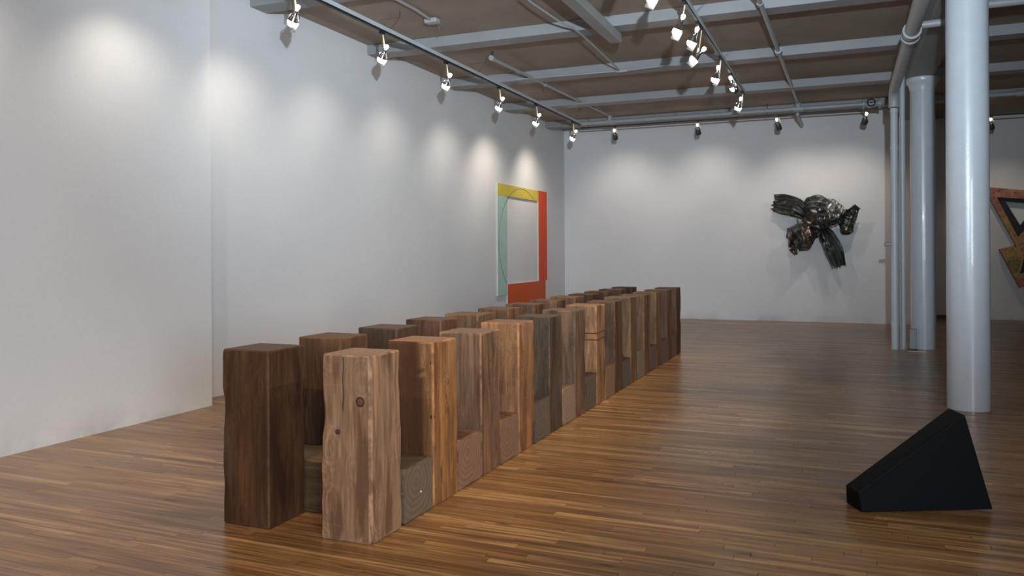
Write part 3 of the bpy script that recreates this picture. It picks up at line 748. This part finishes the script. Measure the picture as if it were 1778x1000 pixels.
pipe('beam_conduit', [a, b, c, d], 0.011, 'thin conduit clipped along the third nearest beam', 'conduit', seg=8,
     fittings=[(b-Vector((0.08, 0, 0)), b+Vector((0.08, 0, 0)), 0.022), (a-Vector((0.06, 0, 0)), a+Vector((0.06, 0, 0)), 0.02)])
pipe('far_conduit', [(1.25, 9.6, 3.97), (RX-0.003, 9.6, 3.97)], 0.045, 'white pipe crossing right of the near column high up')

# ------------------------------------------------------------------ lamp tracks
def hanger(x, y, z0, label, grp):
    t = empty('track_hanger', (x, y, z0), label, 'hanger', grp)
    obj('wire', tube(bm_new(), [(0, 0, 0), (-0.13, 0.0, CZ-z0-0.07), (0.13, 0.0, CZ-z0-0.07), (0, 0, 0)], 0.004, 5), M_WIRE, t)
    obj('wire', tube(bm_new(), [(0.13, 0, CZ-z0-0.07), (0.13, 0, CZ-z0-0.001)], 0.004, 5), M_WIRE, t)
def track_y(x, y0, y1, z, label, hangs, which):
    t = empty('lamp_track', (x, y0, z), label, 'track')
    obj('channel', box(bm_new(), (-0.022, 0, 0.0), (0.022, y1-y0, 0.045), 0.004), M_TRACKGREY, t)
    obj('track_strip', box(bm_new(), (-0.017, 0, -0.020), (0.017, y1-y0, -0.0005), 0.003), M_TRACKBLACK, t)
    for i, y in enumerate(hangs): hanger(x, y, z+0.046, 'bent wire hanger holding the %s lamp track, %s' % (which, ('nearest', 'second', 'third', 'fourth')[i]), 'wire hangers of the %s lamp track' % which)
T1X, T1Z = -4.74, 3.90
T2X, T2Z = -1.45, 3.90
track_y(T1X, 2.0, 14.95, T1Z, 'long lamp track running beside the left wall', (7.85, 10.2, 12.5, 14.5), 'left')
track_y(T2X, 2.0, 13.1, T2Z, 'lamp track down the middle of the ceiling', (8.6, 10.75, 12.4), 'middle')
t = empty('lamp_track', (-4.9, 15.50, 3.93), 'lamp track along the back wall behind the sprinkler main', 'track')
obj('track_strip', box(bm_new(), (0, -0.017, -0.02), (5.5, 0.017, 0.0), 0.003), M_TRACKBLACK, t)
for xx in (0.15, 1.9, 3.6, 5.3): obj('rod', tube(bm_new(), [(xx, 0, 0.0), (xx, 0, CZ-3.931 if not (BEAM_Y[8] < 15.5 < BEAM_Y[8]+.27) else 0.07)], 0.005, 6), M_WIRE, t)
t = empty('lamp_track', (1.9, 17.25, 3.93), 'lamp track along the farther back wall right of the columns', 'track')
obj('track_strip', box(bm_new(), (0, -0.017, -0.02), (4.5, 0.017, 0.0), 0.003), M_TRACKBLACK, t)
for xx in (0.3, 2.2, 4.2): obj('rod', tube(bm_new(), [(xx, 0, 0.0), (xx, 0, CZ-3.931)], 0.005, 6), M_WIRE, t)
t = empty('threaded_rod', on_y(881, 78, 11.0), 'thin hanging rod with a hook near the left branch pipe', 'rod')
obj('rod', tube(bm_new(), [(0, 0, CZ-t.location.z-0.001), (0, 0, -0.32)], 0.005, 6), M_WIRE, t)
obj('hook', tube(bm_new(), [(0, 0, -0.32), (0.02, 0, -0.35), (0, 0, -0.38), (-0.02, 0, -0.35)], 0.004, 5), M_WIRE, t)

def lamp(x, y, z, drop, target, label, group, energy, size, lit=True, away=False, blend=0.6, flag=1, colr=WARM, radius=0.035, headoff=(0, 0, 0), deep=False):
    """track lamp: clip, stem, yoke, socket, flared reflector with glowing lens, side flag"""
    t = empty('track_lamp', (x, y, z), label, 'lamp', group)
    hp = Vector((headoff[0], headoff[1], -drop)); tg = Vector(target)-(Vector((x, y, z))+hp); d = tg.normalized()
    R = d.to_track_quat('-Z', 'Y').to_matrix().to_4x4(); Mh = Matrix.Translation(hp) @ R
    bm = bm_new(); box(bm, (-0.018, -0.035, -0.03), (0.018, 0.035, 0.0), 0.004); obj('clip', bm, M_TRACKBLACK, t)
    obj('stem', tube(bm_new(), [(0, 0, -0.03), (headoff[0]*0.4, headoff[1]*0.4, -drop+0.11)], 0.007, 8), M_BRASS, t)
    bm = bm_new()
    a = Vector((0.012, 0, -0.035)); s = Mh @ Vector((0.058, 0, 0.0))
    pr = Vector((0, 0.011, 0))
    box(bm, (0, 0, 0), (0, 0, 0)) if False else None
    tube(bm, [a, a.lerp(s, 0.5), s], [0.006, 0.012, 0.015], 6); obj('support_arm', bm, M_WHITEMETAL, t, 40)
    bm = bm_new(); pts = [Mh @ Vector((0.058*math.cos(q), 0, 0.02+0.058*math.sin(q))) for q in [PI*i/10 for i in range(11)]]
    tube(bm, pts, 0.004, 6); obj('yoke', bm, M_CHROME, t, 40)
    obj('socket', lathe(bm_new(), [(0.014, 0.105), (0.022, 0.10), (0.022, 0.055), (0.026, 0.05)], 14, Mh), M_CHROME, t, 40)
    if deep:
        obj('reflector', lathe(bm_new(), [(0.026, 0.05), (0.038, 0.03), (0.050, 0.0), (0.054, -0.075), (0.051, -0.075), (0.046, 0.0), (0.03, 0.03)], 20, Mh, cap=False), M_FLAG, t, 40)
    else: obj('reflector', lathe(bm_new(), [(0.026, 0.05), (0.036, 0.03), (0.047, 0.0), (0.049, -0.006), (0.047, -0.006), (0.044, 0.0), (0.03, 0.03)], 20, Mh, cap=False), M_CHROME, t, 40)
    obj('lens', lathe(bm_new(), [(0.043, 0.002), (0.046, -0.020), (0.043, -0.040), (0.030, -0.056), (0.010, -0.064)], 20, Mh), M_GLOW, t, 60)
    obj('inner_bulb', lathe(bm_new(), [(0.010, 0.155), (0.021, 0.148), (0.023, 0.128), (0.014, 0.106)], 12, Mh), M_DIM, t, 60)
    if flag:
        bm = bm_new(); box(bm, (0.046, -0.045, -0.095), (0.049, 0.045, 0.01), 0.001, Mh @ Matrix.Rotation(0.18*flag, 4, 'Y')); obj('barn_door', bm, M_FLAG, t)
    if lit:
        lp = Vector((x, y, z))+hp+d*0.11
        l = spot('lamp_beam', lp, target, energy, size, blend, colr, radius)
        l.parent = t; l.matrix_parent_inverse = Matrix.Translation(-t.location)
    return t
posn = ['first', 'second', 'third', 'fourth', 'fifth', 'sixth']
T1Y = [1.5, 3.05, 4.6, 6.12, 7.68, 9.23, 10.95, 12.50, 14.46]
for i, y in enumerate(T1Y):
    if i < 3:
        if i == 0: continue
        lab = ['', 'track lamp washing the near left wall, second before the frame edge', 'track lamp washing the near left wall just outside the frame'][i]
    else:
        lab = 'lit chrome track lamp on the left track, %s from the left of the photo' % posn[i-3]
    wx = NX if y+0.3 < 5.8 else LX
    pw = E_WASH*(0.4, 0.6, 0.55, 0.7, 0.42, 0.42, 0.6, 0.85, 0.95)[i]
    if i >= 7: pw *= 1.3
    lamp(T1X, y, T1Z-0.02, 0.29, (wx, y+0.35, 2.15), lab, 'lamps on the left track', pw, 112, blend=1.0, colr=(1.0, 0.88, 0.74))
T2 = [(4.4, 0.27, (-2.9, 4.1, 0.3), .8), (5.9, 0.27, (-2.9, 5.7, 0.3), .8), (6.83, 0.27, (-3.2, 7.0, 0.3), 0.8), (7.95, 0.27, (-3.0, 8.0, 0.3), 1), (8.75, 0.19, (-3.2, 9.4, 0.4), .8), (8.95, 0.33, (-4.8, 9.2, 0.6), .6),
      (10.44, 0.25, (-2.6, 11.2, 0.5), 1), (11.47, 0.18, (-0.6, 13.0, 0.0), .6), (12.83, 0.22, (-3.0, 14.6, 0.3), .7)]
T2L = ['lamp on the middle track over the near timbers, outside the frame', 'second lamp on the middle track, outside the frame', 'lamp on the middle track cut by the top edge of the photo', 'brightly lit lamp highest in the middle track cluster',
       'upper lamp of the close pair on the middle track', 'lower lamp of the close pair on the middle track', 'lit lamp on the middle track just beyond the close pair', 'lamp on the middle track second from its far end', 'last lamp at the far end of the middle track']
for (y, dr, tg, k), lab in zip(T2, T2L):
    lamp(T2X, y, T2Z-0.02, dr, tg, lab, 'lamps on the middle track', E_MID*k, 62, blend=0.8, headoff=((-0.06 if y != 11.47 else 0.03), 0, 0))
TB = [(-4.2, (-4.3, BY, 2.2), 'leftmost dark headed lamp on the back wall track'), (-2.57, (-2.6, BY, 2.2), 'lamp on the back wall track second from the left'),
      (-1.11, (-0.75, BY, 1.9), 'lamp on the back wall track above the metal sculpture'), (0.35, (-0.1, BY, 1.9), 'lamp on the back wall track below the sprinkler valve')]
for x, tg, lab in TB:
    lamp(x, 15.50, 3.91, 0.19, tg, lab, 'lamps on the back wall track', E_BACK, 100, blend=1.0, colr=(1.0, 0.86, 0.74), deep=True)
for x, tg, lab in ((2.55, (3.0, BY2, 1.9), 'lamp on the far track just right of the near column'), (4.2, (4.2, BY2, 1.9), 'lamp on the far track outside the frame')):
    lamp(x, 17.25, 3.91, 0.17, tg, lab, 'lamps on the far right track', E_BACK*0.6, 75, blend=1.0, deep=True)
